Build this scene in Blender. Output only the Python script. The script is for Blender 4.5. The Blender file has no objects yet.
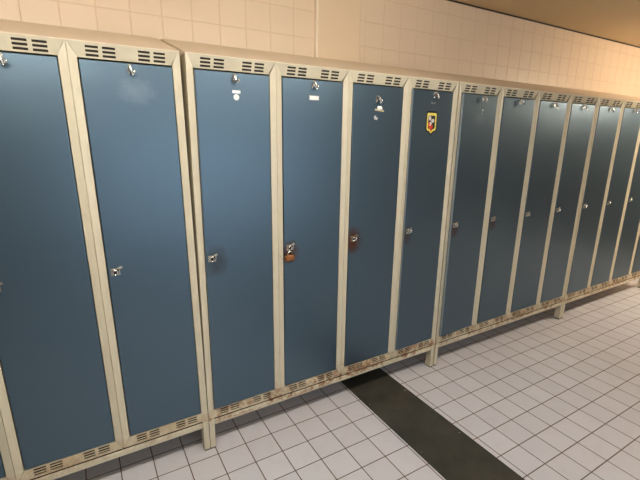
import bpy, bmesh, math
from mathutils import Vector, Matrix
C = bpy.context.scene.collection
R = math.radians

# ------------------------------------------------------------------ materials
def mat(name, base=(.5, .5, .5), rough=.5, metal=0.0, spec=.5):
    m = bpy.data.materials.new(name); m.use_nodes = True
    b = m.node_tree.nodes['Principled BSDF']
    b.inputs['Base Color'].default_value = (*base, 1)
    b.inputs['Roughness'].default_value = rough
    b.inputs['Metallic'].default_value = metal
    b.inputs['Specular IOR Level'].default_value = spec
    return m

class NT:
    """small helper around a node tree"""
    def __init__(s, m): s.t = m.node_tree; s.b = s.t.nodes['Principled BSDF']
    def n(s, kind, **kw):
        o = s.t.nodes.new(kind)
        for k, v in kw.items(): setattr(o, k, v)
        return o
    def put(s, sock, v):
        if isinstance(v, bpy.types.NodeSocket): s.t.links.new(v, sock)
        else: sock.default_value = v
    def math(s, op, a, b=None, c=None, clamp=False):
        o = s.n('ShaderNodeMath', operation=op, use_clamp=clamp)
        s.put(o.inputs[0], a)
        if b is not None: s.put(o.inputs[1], b)
        if c is not None: s.put(o.inputs[2], c)
        return o.outputs[0]
    def mix(s, f, a, b):
        o = s.n('ShaderNodeMix', data_type='RGBA')
        s.put(o.inputs[0], f)
        s.put(o.inputs[6], a if isinstance(a, bpy.types.NodeSocket) else (*a, 1))
        s.put(o.inputs[7], b if isinstance(b, bpy.types.NodeSocket) else (*b, 1))
        return o.outputs[2]
    def coord(s):
        tc = s.n('ShaderNodeTexCoord'); sp = s.n('ShaderNodeSeparateXYZ')
        s.t.links.new(tc.outputs['Object'], sp.inputs[0])
        return tc.outputs['Object'], sp.outputs[0], sp.outputs[1], sp.outputs[2]
    def noise(s, co, scale, detail=4, rough=.6, stretch=None):
        if stretch:
            mp = s.n('ShaderNodeMapping'); mp.inputs['Scale'].default_value = stretch
            s.t.links.new(co, mp.inputs[0]); co = mp.outputs[0]
        o = s.n('ShaderNodeTexNoise'); s.t.links.new(co, o.inputs['Vector'])
        o.inputs['Scale'].default_value = scale; o.inputs['Detail'].default_value = detail
        o.inputs['Roughness'].default_value = rough
        return o.outputs[0]
    def ramp(s, v, lo, hi):
        o = s.n('ShaderNodeMapRange', clamp=True)
        s.put(o.inputs[0], v); s.put(o.inputs[1], lo); s.put(o.inputs[2], hi)
        return o.outputs[0]
    def bump(s, h, dist=.001, strength=1.0):
        o = s.n('ShaderNodeBump'); o.inputs['Distance'].default_value = dist; o.inputs['Strength'].default_value = strength
        s.t.links.new(h, o.inputs['Height']); s.t.links.new(o.outputs[0], s.b.inputs['Normal'])

CREAM = (.645, .58, .43)
def frame_mat(name, rust):
    """old cream enamel, rusting along the bottom rail (z is height above the floor)"""
    m = mat(name, CREAM, .38); t = NT(m)
    co, x, y, z = t.coord()
    grime = t.ramp(t.noise(co, 9, 6), .45, .8)
    base = t.mix(t.math('MULTIPLY', grime, .22), CREAM, (.40, .31, .19))
    rail = t.math('MULTIPLY', t.ramp(z, .2125, .205), t.ramp(z, .164, .17))
    base = t.mix(t.math('MULTIPLY', rail, t.math('MULTIPLY_ADD', grime, .45, .25)), base, (.46, .32, .15))
    n1 = t.noise(co, 26, 8, .72)
    low = t.math('MULTIPLY', t.ramp(z, .27, .165), t.ramp(z, .125, .16))
    rm = t.math('MULTIPLY', t.ramp(t.math('ADD', n1, t.math('MULTIPLY', t.noise(co, 5, 3), .5)), .71, .84), low)
    rm = t.math('MULTIPLY', rm, rust, clamp=True)
    base = t.mix(rm, base, (.25, .085, .024))
    t.put(t.b.inputs['Base Color'], base)
    t.put(t.b.inputs['Roughness'], t.math('MULTIPLY_ADD', rm, .4, .36))
    t.bump(t.noise(co, 30, 3), .0006, .35)
    return m

BLUE = (.104, .158, .206)
def door_mat(name, stain=0.0, sx=-.265, sz=.955, sr=.045, col=(.085, .055, .035), smudge=None):
    """slate blue enamel; local x runs from the hinge (0) to the left, z is height"""
    m = mat(name, BLUE, .42, .8); t = NT(m)
    co, x, y, z = t.coord()
    cl = t.noise(co, 3.5, 5, .6)
    base = t.mix(t.math('MULTIPLY', t.ramp(cl, .4, .75), .25), BLUE, (.104, .154, .196))
    if stain:
        dx = t.math('SUBTRACT', x, sx); dz = t.math('SUBTRACT', z, sz)
        d = t.math('SQRT', t.math('ADD', t.math('MULTIPLY', dx, dx), t.math('MULTIPLY', t.math('MULTIPLY', dz, dz), .55)))
        d = t.math('ADD', d, t.math('MULTIPLY', t.math('SUBTRACT', t.noise(co, 28, 6, .7), .5), .075))
        k = t.math('MULTIPLY', t.ramp(d, sr, sr * .35), stain)
        base = t.mix(k, base, col)
    if smudge:
        dx = t.math('SUBTRACT', x, smudge[0]); dz = t.math('SUBTRACT', z, smudge[1])
        d = t.math('SQRT', t.math('ADD', t.math('MULTIPLY', dx, dx), t.math('MULTIPLY', t.math('MULTIPLY', dz, dz), 2.0)))
        d = t.math('ADD', d, t.math('MULTIPLY', t.math('SUBTRACT', t.noise(co, 30, 6, .7), .5), .09))
        base = t.mix(t.math('MULTIPLY', t.ramp(d, smudge[2], smudge[2] * .2), smudge[3]), base, (.38, .42, .45))
    t.put(t.b.inputs['Base Color'], base)
    t.put(t.b.inputs['Roughness'], t.math('MULTIPLY_ADD', t.noise(co, 6, 4), .07, .36))
    t.bump(t.noise(co, 2.2, 2), .004, .25)
    return m

M = {}
M['frame'] = frame_mat('cream_enamel_rusty', 1.0); M['frame_l'] = frame_mat('cream_enamel_clean', .35); M['frame_r'] = frame_mat('cream_enamel_worn', .8)
M['top'] = mat('pale_enamel_roof', (.78, .665, .52), .35)
M['gap_shade'] = mat('painted_gap_shade', (.03, .022, .015), .9)  # near-black, stands in for shade in the vent slots and rail gap
M['door'] = door_mat('blue_enamel')
M['door_a'] = door_mat('blue_enamel_worn', .55, sx=-.27, sz=.958, sr=.06, col=(.06, .05, .045))
M['door_b'] = door_mat('blue_enamel_rusty', .9, sx=-.283, sz=.95, sr=.05, col=(.12, .055, .03))
M['door_c'] = door_mat('blue_enamel_rust_patch', .95, sx=-.292, sz=.962, sr=.062, col=(.13, .05, .025))
M['door_d'] = door_mat('blue_enamel_rust_trace', .6, sx=-.285, sz=.95, sr=.045, col=(.09, .05, .04))
M['door_s'] = door_mat('blue_enamel_smudged', smudge=(-.155, 1.655, .075, .22))
M['door_g'] = door_mat('blue_enamel_glue', .6, sx=-.285, sz=.945, sr=.045, col=(.10, .035, .03), smudge=(-.155, 1.615, .07, .16))
M['chrome'] = mat('chrome', (.72, .70, .66), .22, 1.0)
M['steel'] = mat('dull_steel', (.50, .46, .38), .38, 1.0)
m = mat('rusty_steel', (.3, .2, .12), .6, .6); t = NT(m); co, x, y, z = t.coord()
t.put(t.b.inputs['Base Color'], t.mix(t.ramp(t.noise(co, 120, 5), .4, .62), (.20, .085, .035), (.46, .40, .31))); M['rusty'] = m
m = mat('tarnished_brass', (.5, .24, .07), .45, .55); t = NT(m); co, x, y, z = t.coord()
t.put(t.b.inputs['Base Color'], t.mix(t.ramp(t.noise(co, 90, 5), .35, .7), (.42, .17, .05), (.20, .075, .025))); M['brass'] = m
M['paper'] = mat('white_paper', (.85, .85, .83), .5)
M['yellow_paper'] = mat('yellowed_tape', (.52, .45, .27), .5)
M['grey_mark'] = mat('grey_print', (.42, .43, .42), .6)
M['ink'] = mat('faint_ink', (.30, .30, .30), .6)
M['black'] = mat('black_print', (.012, .012, .012), .4)
M['yellow'] = mat('yellow_print', (.80, .68, .14), .4)
M['red'] = mat('red_print', (.72, .05, .02), .4)
M['orange'] = mat('orange_print', (.85, .22, .02), .4)
M['pale'] = mat('pale_print', (.62, .60, .60), .4)
M['rubber'] = mat('black_rubber', (.012, .011, .010), .7)
M['dark_trim'] = mat('dark_brown_trim', (.035, .02, .012), .6)

# white floor tiles with brown joints; the two fields either side of the strip were laid separately
m = mat('floor_tile', (.6, .58, .6), .3); t = NT(m); co, x, y, z = t.coord()
right = t.math('GREATER_THAN', x, 1.03)
ul = t.math('DIVIDE', t.math('SUBTRACT', x, .0246), .1393); ur = t.math('DIVIDE', t.math('SUBTRACT', x, 1.2165), .1405)
u = t.math('ADD', t.math('MULTIPLY', ur, right), t.math('MULTIPLY', ul, t.math('SUBTRACT', 1.0, right)))
v = t.math('DIVIDE', t.math('ADD', y, .0486), .1385)
def edge(c):   # distance to the nearest joint, in tiles
    f = t.math('FRACT', c); return t.math('MINIMUM', f, t.math('SUBTRACT', 1.0, f))
e = t.math('MINIMUM', edge(u), edge(v))
grout = t.ramp(e, .021, .012)
cx = t.n('ShaderNodeCombineXYZ'); t.put(cx.inputs[0], t.math('FLOOR', u)); t.put(cx.inputs[1], t.math('FLOOR', v)); t.put(cx.inputs[2], right)
wn = t.n('ShaderNodeTexWhiteNoise'); t.t.links.new(cx.outputs[0], wn.inputs[0])
tile = t.mix(wn.outputs[0], (.63, .62, .67), (.68, .67, .725))
tile = t.mix(t.math('MULTIPLY', t.ramp(t.noise(co, 14, 6), .5, .8), .25), tile, (.50, .46, .44))
gcol = t.mix(t.noise(co, 8, 3), (.085, .05, .028), (.14, .085, .05))
t.put(t.b.inputs['Base Color'], t.mix(grout, tile, gcol))
t.put(t.b.inputs['Roughness'], t.math('MULTIPLY_ADD', grout, .5, .33))
t.bump(t.math('SUBTRACT', 1.0, grout), .0012, .8); M['floor'] = m

m = mat('wall_tile', (.78, .60, .43), .38); t = NT(m); co, x, y, z = t.coord()
t.put(t.b.inputs['Base Color'], t.mix(t.noise(co, 5, 2), (.78, .615, .445), (.81, .64, .47)))
t.bump(t.noise(co, 14, 2), .0008, .25); M['wall'] = m
M['grout'] = mat('wall_joint', (.70, .53, .37), .7)
m = mat('pier_paint', (.80, .625, .43), .3); t = NT(m); co, x, y, z = t.coord()
t.bump(t.noise(co, 60, 3), .0006, .3); M['pier'] = m
M['corner_strip'] = mat('pale_corner_strip', (.93, .82, .66), .35)
M['plain_wall'] = mat('tan_paint', (.085, .07, .055), .6)
M['ceiling'] = mat('tan_ceiling', (.58, .44, .26), .8)
m = mat('dark_sheet_metal', (.055, .056, .04), .3, .35); t = NT(m); co, x, y, z = t.coord()
t.put(t.b.inputs['Base Color'], t.mix(t.ramp(t.noise(co, 4, 5), .35, .7), (.064, .064, .053), (.110, .102, .084)))
t.put(t.b.inputs['Roughness'], t.math('MULTIPLY_ADD', t.noise(co, 7, 5), .14, .16))
t.bump(t.noise(co, 5, 2), .003, .25); M['strip'] = m
M['housing'] = mat('white_metal', (.7, .68, .62), .4)
for key, power, tint in (('tube', 30, (1, .93, .82)), ('tube_mid', 20, (1, .93, .82)), ('tube_far', 80, (1, .83, .62))):      # the three lamps, unequally bright
    m = mat('lit_' + key, (1, 1, 1)); b = m.node_tree.nodes['Principled BSDF']
    b.inputs['Emission Color'].default_value = (*tint, 1); b.inputs['Emission Strength'].default_value = power; M[key] = m
m = mat('frosted_glow', (.8, .85, .9)); b = m.node_tree.nodes['Principled BSDF']
b.inputs['Emission Color'].default_value = (.72, .86, 1.0, 1); b.inputs['Emission Strength'].default_value = 1.75; M['frosted_glow'] = m  # added cool glow behind the camera, brightens the blue doors
M['worn_edge'] = mat('painted_lit_edge', (.27, .31, .335), .5)  # lighter blue-grey that paints light caught on the door's free edge

# ------------------------------------------------------------------ mesh helpers
class MB:
    def __init__(s): s.v = []; s.f = []; s.mi = []
    def quad(s, pts, mi=0):
        n = len(s.v); s.v += [tuple(p) for p in pts]; s.f.append(tuple(range(n, n + len(pts)))); s.mi.append(mi)
    def add(s, bm, mi=0):
        n = len(s.v); bm.verts.index_update()
        s.v += [tuple(v.co) for v in bm.verts]
        for f in bm.faces: s.f.append(tuple(n + v.index for v in f.verts)); s.mi.append(mi)
        bm.free()
    def box(s, x0, x1, y0, y1, z0, z1, bev=0.0, seg=2, mi=0, mtx=None):
        bm = bmesh.new(); bmesh.ops.create_cube(bm, size=1)
        for v in bm.verts: v.co = Vector(((x0 + x1) / 2 + v.co.x * (x1 - x0), (y0 + y1) / 2 + v.co.y * (y1 - y0), (z0 + z1) / 2 + v.co.z * (z1 - z0)))
        if bev: bmesh.ops.bevel(bm, geom=bm.edges[:], offset=bev, segments=seg, profile=.5, affect='EDGES')
        if mtx: bm.transform(mtx)
        s.add(bm, mi)
    def cyl(s, c, r, d, axis='Y', seg=20, bev=0.0, mi=0):
        bm = bmesh.new(); bmesh.ops.create_cone(bm, cap_ends=True, segments=seg, radius1=r, radius2=r, depth=d)
        if bev: bmesh.ops.bevel(bm, geom=[e for e in bm.edges if abs(e.verts[0].co.z - e.verts[1].co.z) < 1e-6], offset=bev, segments=2, affect='EDGES')
        if axis == 'Y': bm.transform(Matrix.Rotation(R(90), 4, 'X'))
        if axis == 'X': bm.transform(Matrix.Rotation(R(90), 4, 'Y'))
        bm.transform(Matrix.Translation(c)); s.add(bm, mi)
    def ball(s, c, r, mi=0):
        bm = bmesh.new(); bmesh.ops.create_uvsphere(bm, u_segments=12, v_segments=8, radius=r)
        bm.transform(Matrix.Translation(c)); s.add(bm, mi)
    def tube(s, pts, r, seg=8, mi=0):
        pts = [Vector(p) for p in pts]; rr = r if isinstance(r, (list, tuple)) else [r] * len(pts)
        rings = []; up = Vector((.31, .2, .93))
        for i, p in enumerate(pts):
            d = (pts[min(i + 1, len(pts) - 1)] - pts[max(i - 1, 0)]).normalized()
            a = d.cross(up).normalized(); b = d.cross(a); up = b.cross(d) if False else up
            n = len(s.v)
            s.v += [tuple(p + (a * math.cos(2 * math.pi * k / seg) + b * math.sin(2 * math.pi * k / seg)) * rr[i]) for k in range(seg)]
            rings.append(n)
        for q, w in zip(rings, rings[1:]):
            for k in range(seg):
                s.f.append((q + k, q + (k + 1) % seg, w + (k + 1) % seg, w + k)); s.mi.append(mi)
        s.f.append(tuple(rings[0] + k for k in reversed(range(seg)))); s.mi.append(mi)
        s.f.append(tuple(rings[-1] + k for k in range(seg))); s.mi.append(mi)
    def prism(s, prof, y0, y1, mi=0):      # outline in x,z extruded along y
        n = len(s.v); k = len(prof)
        s.v += [(x, y0, z) for x, z in prof] + [(x, y1, z) for x, z in prof]
        s.f += [tuple(range(n, n + k)), tuple(range(n + 2 * k - 1, n + k - 1, -1))]; s.mi += [mi, mi]
        for i in range(k): s.f.append((n + i, n + k + i, n + k + (i + 1) % k, n + (i + 1) % k)); s.mi.append(mi)
    def build(s, name, mats, parent=None, loc=(0, 0, 0), shear=0.0, smooth=False):
        me = bpy.data.meshes.new(name)
        v = [(x - shear * z, y, z) for x, y, z in s.v] if shear else s.v
        me.from_pydata(v, [], s.f)
        for q in (mats if isinstance(mats, list) else [mats]): me.materials.append(q)
        for p, i in zip(me.polygons, s.mi): p.material_index = i
        bm = bmesh.new(); bm.from_mesh(me); bmesh.ops.recalc_face_normals(bm, faces=bm.faces[:]); bm.to_mesh(me); bm.free()
        if smooth:
            for p in me.polygons: p.use_smooth = True
        me.update()
        o = bpy.data.objects.new(name, me); C.objects.link(o); o.location = loc
        if parent: o.parent = parent
        return o

def empty(name, label, cat, loc=(0, 0, 0), group=None):
    o = bpy.data.objects.new(name, None); C.objects.link(o); o.location = loc; o.empty_display_size = .1
    o['label'] = label; o['category'] = cat
    if group: o['group'] = group
    return o
def struct(o): o['kind'] = 'structure'; return o

# ------------------------------------------------------------------ the room
WALL = .48; CEIL = 2.402; X0, X1, YB = -1.72, 6.1, -3.0
f = MB(); f.box(X0 - .1, X1 + .1, YB - .1, WALL + .12, -.1, 0); struct(f.build('floor', M['floor']))
f = MB(); f.box(X0 - .1, X1 + .1, YB - .1, WALL + .12, CEIL, CEIL + .1); struct(f.build('ceiling', M['ceiling']))

PIER = (.846, 1.153)
def tiled(x0, x1, phase, pitch, mb):
    """rounded wall tiles over a joint backing; pattern of one wall mesh"""
    zp, zh = 2.036, .1382; g = .0011; b = .0032
    k = math.floor((x0 - phase) / pitch)
    while phase + k * pitch < x1:
        a, c = max(x0, phase + k * pitch + g), min(x1, phase + (k + 1) * pitch - g)
        if c - a > .006:
            j = -14
            while zp + j * zh < CEIL:
                lo, hi = max(0.0, zp + j * zh + g), min(CEIL, zp + (j + 1) * zh - g)
                if hi - lo > .006:
                    y = WALL
                    ring = []
                    for inset, dy in [(b * (1 - math.cos(R(q))), b * (1 - math.sin(R(q)))) for q in (0, 22, 45, 67, 90)]:
                        ring.append([(a + inset, y + dy, lo + inset), (c - inset, y + dy, lo + inset), (c - inset, y + dy, hi - inset), (a + inset, y + dy, hi - inset)])
                    for r1, r2 in zip(ring, ring[1:]):
                        for i in range(4): mb.quad([r1[i], r1[(i + 1) % 4], r2[(i + 1) % 4], r2[i]])
                    mb.quad(ring[-1])
                j += 1
        k += 1
f = MB(); tiled(X0, PIER[0] + .008, .02, .138, f); tiled(PIER[1], X1, 1.1990, .1375, f)
f.box(X0 - .1, X1 + .1, WALL + .0012, WALL + .12, 0, CEIL, mi=1)
w = struct(f.build('wall_back', [M['wall'], M['grout']]))
f = MB(); f.box(*PIER, WALL - .02, WALL + .08, 0, CEIL - .006, .015, 5); struct(f.build('trim_1', M['pier']))
f = MB(); f.box(PIER[0] - .005, PIER[0] + .0065, WALL - .0225, WALL + .01, 0, CEIL - .006, .003, 2); struct(f.build('trim_3', M['corner_strip']))      # narrow pale strip down the pier's left corner
f = MB(); f.box(PIER[0] - .9 - 1.66, X1, WALL - .003, WALL + .003, CEIL - .011, CEIL - .001); struct(f.build('trim_2', M['dark_trim']))
f = MB(); f.box(X0 - .12, X0, YB, WALL, 0, CEIL); struct(f.build('wall_left', M['plain_wall']))
f = MB(); f.box(X1, X1 + .12, YB, WALL, 0, CEIL); struct(f.build('wall_right', M['plain_wall']))
WX0, WX1, WZ0, WZ1 = -.3, 2.1, .5, 1.85      # added unseen pane opposite the lockers, glow sized to brighten door reflections
f = MB(); f.box(X0, WX0, YB - .12, YB, 0, CEIL); f.box(WX1, X1, YB - .12, YB, 0, CEIL); f.box(WX0, WX1, YB - .12, YB, 0, WZ0); f.box(WX0, WX1, YB - .12, YB, WZ1, CEIL)
struct(f.build('wall_front', M['plain_wall']))
f = MB(); f.box(WX0 + .03, WX1 - .03, YB - .075, YB - .07, WZ0 + .03, WZ1 - .03); wn1 = struct(f.build('added_window_1', M['frosted_glow']))
f = MB()
for a, b, c, d in ((WX0, WX0 + .05, WZ0, WZ1), (WX1 - .05, WX1, WZ0, WZ1), (WX0, WX1, WZ0, WZ0 + .05), (WX0, WX1, WZ1 - .05, WZ1), (.47, .53, WZ0, WZ1), (1.27, 1.33, WZ0, WZ1)): f.box(a, b, YB - .09, YB - .04, c, d, .006, 2)
f.build('added_window_frame', M['housing'], wn1)

# dark strip across the floor
st = empty('floor_cover_strip', 'dark olive sheet metal strip crossing the white tiled floor from under the lockers', 'floor strip', (1.027, -1.2, 0))
f = MB(); f.box(-.156, .156, -1.75, 1.655, .0005, .0045, .0012, 2); f.build('metal_sheet', M['strip'], st)
for sy in [-.1155 - .4195 * k for k in range(-1, 6)]:
    for sx in (.8905, 1.1612):
        f = MB(); f.cyl((sx - 1.027, sy + 1.2, .0052), .0042, .0022, 'Z', 12, .0006); f.build('screw', M['chrome'], st)

# ------------------------------------------------------------------ lockers
ZT, ZDT, ZDB, ZRIDGE, ZB = 1.806, 1.7566, .2107, .1695, .132
A, REC, DEPTH, W = .0278, .006, .455, 1.51
CELLS = [0, .38, .76, 1.14, 1.51]
SLOTS = [(.0575, .0985), (.1115, .154), (.2305, .272), (.285, .327)]

def vent_panel(x0, x1, zo, zi, root, shear, lip=.0008, fm=None, rec=REC):
    """one pressed rail with twelve louvre slots; zo outer edge (y 0), zi inner edge (y REC)"""
    f = MB(); w = x1 - x0; sc = w / .38
    Y = lambda z: rec * (z - zo) / (zi - zo)
    P = lambda x, z: (x, Y(z), z)
    xs = [x0 + A] + sum([[x0 + a * sc, x0 + b * sc] for a, b in SLOTS], []) + [x1 - A]
    h = zi - zo
    zs = [zo] + sum([[zo + h * (c - .078), zo + h * (c + .078)] for c in (.27, .535, .80)], []) + [zi]
    for i in range(len(xs) - 1):
        for j in range(len(zs) - 1):
            if i % 2 and j % 2:           # a slot: turn its lip inwards
                a, b, c, d = xs[i], xs[i + 1], zs[j], zs[j + 1]
                f.quad([P(a, c), P(b, c), (b, Y(c) + lip, c), (a, Y(c) + lip, c)])
                f.quad([P(a, d), P(b, d), (b, Y(d) + lip, d), (a, Y(d) + lip, d)])
                f.quad([P(a, c), P(a, d), (a, Y(d) + lip, d), (a, Y(c) + lip, c)])
                f.quad([P(b, c), P(b, d), (b, Y(d) + lip, d), (b, Y(c) + lip, c)])
            else:
                f.quad([P(xs[i], zs[j]), P(xs[i + 1], zs[j]), P(xs[i + 1], zs[j + 1]), P(xs[i], zs[j + 1])])
    f.quad([P(x0 + .0028, zo), P(x0 + A, zo), P(x0 + A, zi - (zi - zo) * .03)]); f.quad([P(x1 - .0028, zo), P(x1 - A, zo), P(x1 - A, zi - (zi - zo) * .03)])
    for a, b in SLOTS: f.quad([(x0 + a * sc - .004, Y(zs[1]) + .0035, zs[1]), (x0 + b * sc + .004, Y(zs[1]) + .0035, zs[1]), (x0 + b * sc + .004, Y(zs[-2]) + .0035, zs[-2]), (x0 + a * sc - .004, Y(zs[-2]) + .0035, zs[-2])], 1)  # dark backing painted as the unlit interior behind each slot group
    f.quad([P(x0 + A, zi), P(x1 - A, zi), (x1 - A, .03, zi), (x0 + A, .03, zi)])
    return f.build('vent_panel', [fm, M['gap_shade']], root, shear=shear)

def locker_unit(name, label, loc, doors, shear=0.0, fm=None):
    root = empty(name, label, 'locker', loc, 'blue and cream locker units in a row')
    # carcass: sides, back, floor, shelf, partitions
    f = MB(); t = .0016
    for k, x in enumerate(CELLS):
        a = min(max(x - t / 2, 0), W - t)
        f.box(a, a + t, .0065 if 0 < k < 4 else .001, DEPTH, ZB + .002, ZT - .002)
    f.box(0, W, DEPTH - t, DEPTH, ZB + .002, ZT); f.box(0, W, .021, DEPTH, ZB + .002, ZB + .004)
    f.box(t, W - t, .03, DEPTH - t, ZT - .30, ZT - .298); f.box(t, W - t, .03, DEPTH - t, ZT - .003, ZT - .001)
    f.build('cabinet_body', fm, root, shear=shear)
    # sloping roof
    f = MB(); n = len(f.v)
    prof = [(-.0015, ZT - .0005), (-.001, ZT + .002), (.002, ZT + .0035), (DEPTH, ZT + .1285), (DEPTH, ZT), (.001, ZT - .0005)]
    k = len(prof); f.v += [(0, y, z) for y, z in prof] + [(W, y, z) for y, z in prof]
    f.f += [tuple(range(k)), tuple(range(2 * k - 1, k - 1, -1))] + [(i, k + i, k + (i + 1) % k, (i + 1) % k) for i in range(k)]; f.mi += [0] * (k + 2)
    f.build('sloping_top', M['top'], root, shear=shear)
    # posts, mitred top and bottom, with jambs
    f = MB()
    for k in range(4):
        x0, x1 = CELLS[k], CELLS[k + 1]
        for xo, xi in ((x0, x0 + A), (x1, x1 - A)):
            s = 1 if xi > xo else -1
            p = xo + s * (.005 if xo in (0, W) else .0011)
            y = 0 if xo in (0, W) else .004
            f.quad([(xo, y, ZRIDGE), (p, 0, ZRIDGE), (p, 0, ZT), (xo, y, ZT)])
            f.quad([(p, 0, ZRIDGE), (xi, REC, ZDB), (xi, REC, ZDT), (p, 0, ZT)])
            f.quad([(xi, REC, ZDB), (xi, .03, ZDB), (xi, .03, ZDT), (xi, REC, ZDT)])
    f.build('post_frame', fm, root, shear=shear)
    for k in range(4):
        vent_panel(CELLS[k], CELLS[k + 1], ZT, ZDT, root, shear, fm=fm, rec=.0165); vent_panel(CELLS[k], CELLS[k + 1], ZRIDGE, ZDB, root, shear, fm=fm)
    f = MB(); f.box(.028, W - .028, -.003, .02, ZB, ZRIDGE - .007, .005, 3); f.box(.028, W - .028, .001, .012, ZRIDGE - .009, ZRIDGE, mi=1); f.build('bottom_rail', [fm, M['gap_shade']], root, shear=shear)  # second box is a near-black strip painting the shade above the rail
    for x in (0, W - .028):
        for y0, y1 in ((-.0015, .046), (DEPTH - .05, DEPTH)):
            f = MB(); f.box(x + .0004, x + .0276, y0, y1, .005, ZRIDGE - .002 if y0 < .1 else ZB, .004, 2); lg = f.build('leg', fm, root, shear=shear)
            f = MB(); f.box(x + .001, x + .027, y0 + .0006, y1 - .0006, 0, .0052, .001, 1); f.build('rubber_foot', M['rubber'], lg, shear=shear)
    for k, d in enumerate(doors):
        hx = CELLS[k + 1] - A - .003; wd = CELLS[k + 1] - CELLS[k] - 2 * A - .007
        f = MB(); f.box(-wd, 0, 0, .018, ZDB + .004, ZDT - .007, .0028, 3)
        o = f.build('door', [M[d.get('mat', 'door')], M['worn_edge']], root, (hx, .0035, 0), shear=shear)
        if d.get('ajar', 0) > .5:
            for p in o.data.polygons:
                if p.normal.x < -.8: p.material_index = 1  # free edge coloured lighter, painted as lit
        o.rotation_euler.z = R(d.get('ajar', 0))
        cx = -wd / 2 + .006
        # hook plate, curled prong and ball at the head of the door
        f = MB(); z = 1.7275 + d.get('hz', 0); cx0 = cx; cx += d.get('hook', 0)
        bm = bmesh.new(); bmesh.ops.create_cone(bm, cap_ends=True, segments=24, radius1=.009, radius2=.0075, depth=.0035)
        bm.transform(Matrix.Translation((cx - .002, -.00175, z + .002)) @ Matrix.Rotation(R(12), 4, 'Y') @ Matrix.Diagonal((1, 1, 2.0, 1)) @ Matrix.Rotation(R(90), 4, 'X')); f.add(bm)
        f.tube([(cx - .002, -.003, z + .011), (cx - .002, -.012, z + .012), (cx - .001, -.02, z + .006), (cx + .001, -.022, z - .006), (cx + .004, -.019, z - .016), (cx + .008, -.02, z - .019)], [.0045, .005, .005, .0048, .0045, .004], 10)
        f.ball((cx + .013, -.019, z - .006), .0048); f.tube([(cx + .004, -.019, z - .016), (cx + .010, -.021, z - .014), (cx + .013, -.019, z - .006)], .0032, 8)
        f.build('hook', M['chrome'], o, shear=shear); cx = cx0
        lx = -wd + .0635 - A - .004 + d.get('lx', 0); z = .974
        f = MB()
        f.box(lx - .022, lx + .012, -.0022, 0, z - .015, z + .014, .0009, 1)
        f.cyl((lx - .007, -.0024, z - .001), .0085, .0012, 'Y', 18, 0, 2)
        f.cyl((lx + .005, -.0024, z + .004), .006, .0012, 'Y', 14, 0, 2)
        f.tube([(lx - .007 + .0085 * math.cos(a), -.009 - .004 * math.sin(a), z - .001 + .011 * math.sin(a)) for a in [R(18 * q) for q in range(21)]], .0026, 8, 1)
        f.box(lx + .003, lx + .009, -.016, -.002, z - .007, z + .014, .0015, 2, 1, mtx=Matrix.Translation((lx, 0, z)) @ Matrix.Rotation(R(16), 4, 'Y') @ Matrix.Translation((-lx, 0, -z)))
        f.box(lx + .009, lx + .025, -.005, 0, z + .004, z + .013, .001, 1, 0, mtx=Matrix.Translation((lx, 0, z)) @ Matrix.Rotation(R(-22), 4, 'Y') @ Matrix.Translation((-lx, 0, -z)))
        f.build('hasp_latch', [M[d.get('latch', 'steel')], M['chrome'], M['black']], o, shear=shear)
        if 'extra' in d: d['extra'](o, cx, shear)
    return root

def label_card(o, cx, z, w, h, name='label_sticker', m='paper', dx=0.0, rot=0.0):
    f = MB(); f.box(cx + dx - w / 2, cx + dx + w / 2, -.0006, 0, z - h / 2, z + h / 2, mtx=Matrix.Translation((cx + dx, 0, z)) @ Matrix.Rotation(R(rot), 4, 'Y') @ Matrix.Translation((-cx - dx, 0, -z)))
    return f.build(name, M[m], o)
def disc(o, x, z, r, m='paper'):
    f = MB(); f.cyl((x, -.0004, z), r, .0008, 'Y', 28); return f.build('round_sticker', M[m], o)

def e1(o, cx, s):
    label_card(o, cx, 1.6757, .035, .012, dx=.0025)['label'] = 'white paper strip'
    disc(o, cx + .0015, 1.6545, .0122)['label'] = 'round white sticker'
def e2(o, cx, s):
    cx -= .006
    f = MB(); f.box(cx - .026, cx + .026, -.0028, 0, 1.6615, 1.682, .0008, 1); f.build('card_holder', M['steel'], o)
    f = MB(); f.box(cx - .0235, cx + .0235, -.0032, -.0027, 1.6635, 1.680); f.build('name_card', M['paper'], o)
def e3(o, cx, s):
    cx -= .002
    f = MB(); f.prism([(cx - .016, 1.637), (cx + .020, 1.637), (cx + .013, 1.6535), (cx - .011, 1.6535)], -.0009, 0); f.build('label_sticker', M['paper'], o)
    label_card(o, cx, 1.6325, .060, .0085, 'tape_strip', 'yellow_paper', 0, 6)['label'] = 'yellowed strip of tape'
    f = MB(); f.prism([(cx - .030, 1.588), (cx - .014, 1.584), (cx - .006, 1.595), (cx - .019, 1.599), (cx - .021, 1.608), (cx - .033, 1.602)], -.0008, 0); f.build('torn_sticker', M['pale'], o)['label'] = 'torn silver scrap of sticker'
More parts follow.
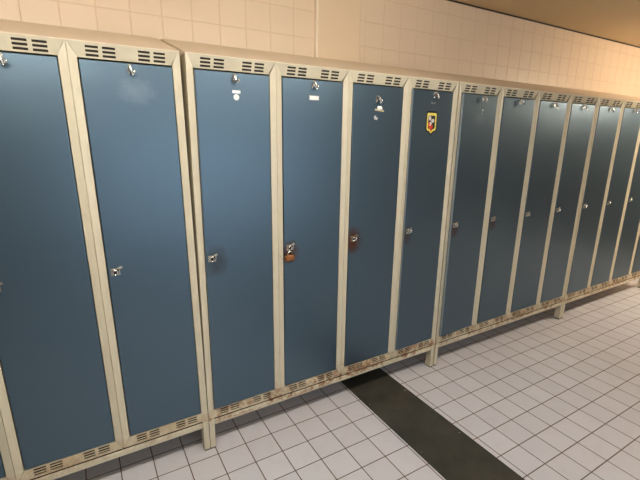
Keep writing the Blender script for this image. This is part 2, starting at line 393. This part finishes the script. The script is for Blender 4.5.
def e4(o, cx, s):
    z = 1.688     # faint pale printed number, too worn to read
    f = MB()
    for a, b, c, d in ((-.016, -.0135, 1.681, 1.693), (-.010, -.0075, 1.681, 1.690), (-.010, -.002, 1.681, 1.6832), (-.0045, -.002, 1.681, 1.687), (.002, .0045, 1.681, 1.6835), (.007, .0095, 1.681, 1.690), (.007, .015, 1.688, 1.690), (.007, .015, 1.681, 1.683)):
        f.box(cx + a - .004, cx + b - .004, -.0005, 0, c, d)
    f.build('worn_number', M['grey_mark'], o)
    # shield badge: yellow border, dark field, pale and red shapes
    x0, z0 = cx - .009, 1.577
    def shield(k): return [(x0 + a * k, z0 + b * k) for a, b in ((-.036, .050), (-.030, .056), (.030, .056), (.036, .050), (.036, -.030), (.030, -.038), (.014, -.041), (.004, -.052), (-.004, -.052), (-.014, -.041), (-.030, -.038), (-.036, -.030))]
    f = MB(); f.prism(shield(1.17), -.0005, 0, 0); f.prism(shield(1.0), -.0008, -.0004, 1); f.prism(shield(.74), -.0011, -.0006, 0)
    S = lambda pts, mi, y=-.0014: f.prism([(x0 + a, z0 + b) for a, b in pts], y, -.0009, mi)
    S([(-.024, .020), (-.008, .014), (-.004, .030), (-.012, .040), (-.024, .038)], 4); S([(-.002, .022), (.016, .026), (.022, .012), (.012, .004), (-.004, .008)], 4)
    S([(-.018, .004), (-.006, .010), (.004, .000), (-.004, -.010), (-.016, -.008)], 4, -.0013)
    S([(-.025, .004), (-.016, .006), (-.010, -.012), (.008, -.006), (.012, -.020), (.002, -.032), (-.012, -.030), (-.025, -.014)], 2); S([(-.022, -.004), (-.012, -.004), (-.012, -.016), (-.022, -.014)], 3, -.0017)
    S([(.002, -.034), (.010, -.036), (.000, -.047), (-.008, -.038)], 3)
    S([(-.013, -.003), (-.008, .001), (-.006, -.012), (-.011, -.013)], 4, -.0019)
    f.build('shield_badge', [M['black'], M['yellow'], M['red'], M['orange'], M['pale']], o)['label'] = 'yellow bordered shield sticker with red and grey picture'
def e5(o, cx, s):
    cx += .016
    label_card(o, cx, 1.663, .012, .009, 'torn_sticker', 'pale', .002, 20)['label'] = 'small pale scrap of sticker'
    label_card(o, cx, 1.645, .008, .006, 'torn_sticker', 'grey_mark', .001, -15)

LU = locker_unit('locker_unit', 'four-door blue and cream locker unit leaning away at the left, plain doors', (-1.5095, 0, 0),
                 [{}, {}, {}, {'mat': 'door_s'}], shear=.0118, fm=M['frame_l'])
MU = locker_unit('locker_unit', 'middle four-door blue and cream locker unit with shield badge and stickers', (.001, 0, 0),
                 [dict(mat='door_a', ajar=.9, extra=e1, hook=-.005), dict(mat='door_b', extra=e2, latch='steel', lx=.003, hook=-.008), dict(mat='door_c', extra=e3, latch='rusty', hook=-.017, hz=-.042), dict(mat='door_d', ajar=1.1, extra=e4, lx=.004, hook=.005)], fm=M['frame'])
RU = locker_unit('locker_unit', 'four-door locker unit right of the badge door, its first door standing slightly open', (1.5215, 0, 0),
                 [dict(mat='door_g', ajar=2.6, extra=e5, hook=.016), dict(mat='door_d', ajar=.3), {}, {}], fm=M['frame_r'])
FU = locker_unit('locker_unit', 'four-door locker unit at the far right end of the row', (3.042, 0, 0), [{}, {}, {}, {}], fm=M['frame_r'])

# padlock hanging on the second door of the middle unit
px, pz = .4365, .932
pl = empty('padlock', 'small tarnished brass padlock hanging on latch of the second middle locker door', 'padlock', (px, -.012, pz - .02))
f = MB(); f.box(-.027, .025, -.008, .008, -.003, .030, .009, 3); f.build('lock_body', M['brass'], pl)
f = MB(); f.tube([(-.011, 0, .026), (-.011, 0, .037)] + [(-.011 * math.cos(R(a)), 0, .037 + .010 * math.sin(R(a))) for a in range(20, 180, 20)] + [(.011, 0, .037), (.011, 0, .026)], .0026, 8); f.build('shackle', M['chrome'], pl)
f = MB(); f.tube([(-.052, .008, .034), (-.048, .003, .022), (-.040, -.002, .012), (-.028, -.003, .006), (-.018, .0, .004)], .0010, 6); f.build('wire', M['rusty'], pl)

# ------------------------------------------------------------------ lamps
def lamp(label, loc, m, length=1.2, drop=.23):
    """batten light hung on two rods; loc is the ceiling point above it"""
    r = empty('pendant_light', label, 'light', loc); d = -drop
    for q in (-1, 1):
        f = MB(); f.cyl((q * length * .36, 0, d / 2), .006, drop, 'Z', 12); f.cyl((q * length * .36, 0, -.008), .03, .016, 'Z', 20, .004); f.build('rod', M['housing'], r)
    f = MB(); f.box(-length / 2 - .03, length / 2 + .03, -.07, .07, d - .022, d, .005, 2); f.build('housing', M['housing'], r)
    f = MB(); f.box(-length / 2, length / 2, -.055, .055, d - .078, d - .0225, .022, 4); f.build('diffuser', M[m], r)
    for q in (-1, 1):
        f = MB(); f.box(q * (length / 2 + .009) - .009, q * (length / 2 + .009) + .009, -.063, .063, d - .082, d - .021, .006, 2); f.build('end_cap', M['housing'], r)
    return r
lamp('hanging fluorescent batten light at the left end of the lamp row', (-.72, -.98, CEIL), 'tube')
lamp('hanging fluorescent batten light in the middle of the lamp row', (.78, -.98, CEIL), 'tube_mid')
lamp('hanging fluorescent batten light at the far right end of the lamp row', (4.7, -.98, CEIL), 'tube_far', 1.2, .30)

wd = bpy.data.worlds.new('World'); bpy.context.scene.world = wd; wd.use_nodes = True
wd.node_tree.nodes['Background'].inputs[0].default_value = (.9, .85, .8, 1); wd.node_tree.nodes['Background'].inputs[1].default_value = .0

# ------------------------------------------------------------------ camera (solved from the photograph's perspective)
yaw, pit, rol, fpx = .5354, .2527, .0132, 406.648
fw = Vector((math.sin(yaw) * math.cos(pit), math.cos(yaw) * math.cos(pit), -math.sin(pit)))
r = Vector((math.cos(yaw), -math.sin(yaw), 0)); u = r.cross(fw)
r2 = r * math.cos(rol) + u * math.sin(rol); u2 = -r * math.sin(rol) + u * math.cos(rol)
cd = bpy.data.cameras.new('camera'); cam = bpy.data.objects.new('camera', cd); C.objects.link(cam)
cam.matrix_world = Matrix(((r2.x, u2.x, -fw.x, -.4055), (r2.y, u2.y, -fw.y, -1.7153), (r2.z, u2.z, -fw.z, 1.507), (0, 0, 0, 1)))
cd.sensor_fit = 'HORIZONTAL'; cd.sensor_width = 36; cd.lens = fpx * 36 / 640; cd.clip_start = .02
S = bpy.context.scene; S.camera = cam
S.view_settings.view_transform = 'Standard'; S.view_settings.look = 'None'; S.view_settings.gamma = 1; S.view_settings.use_curve_mapping = False
S.view_settings.exposure = 0.47
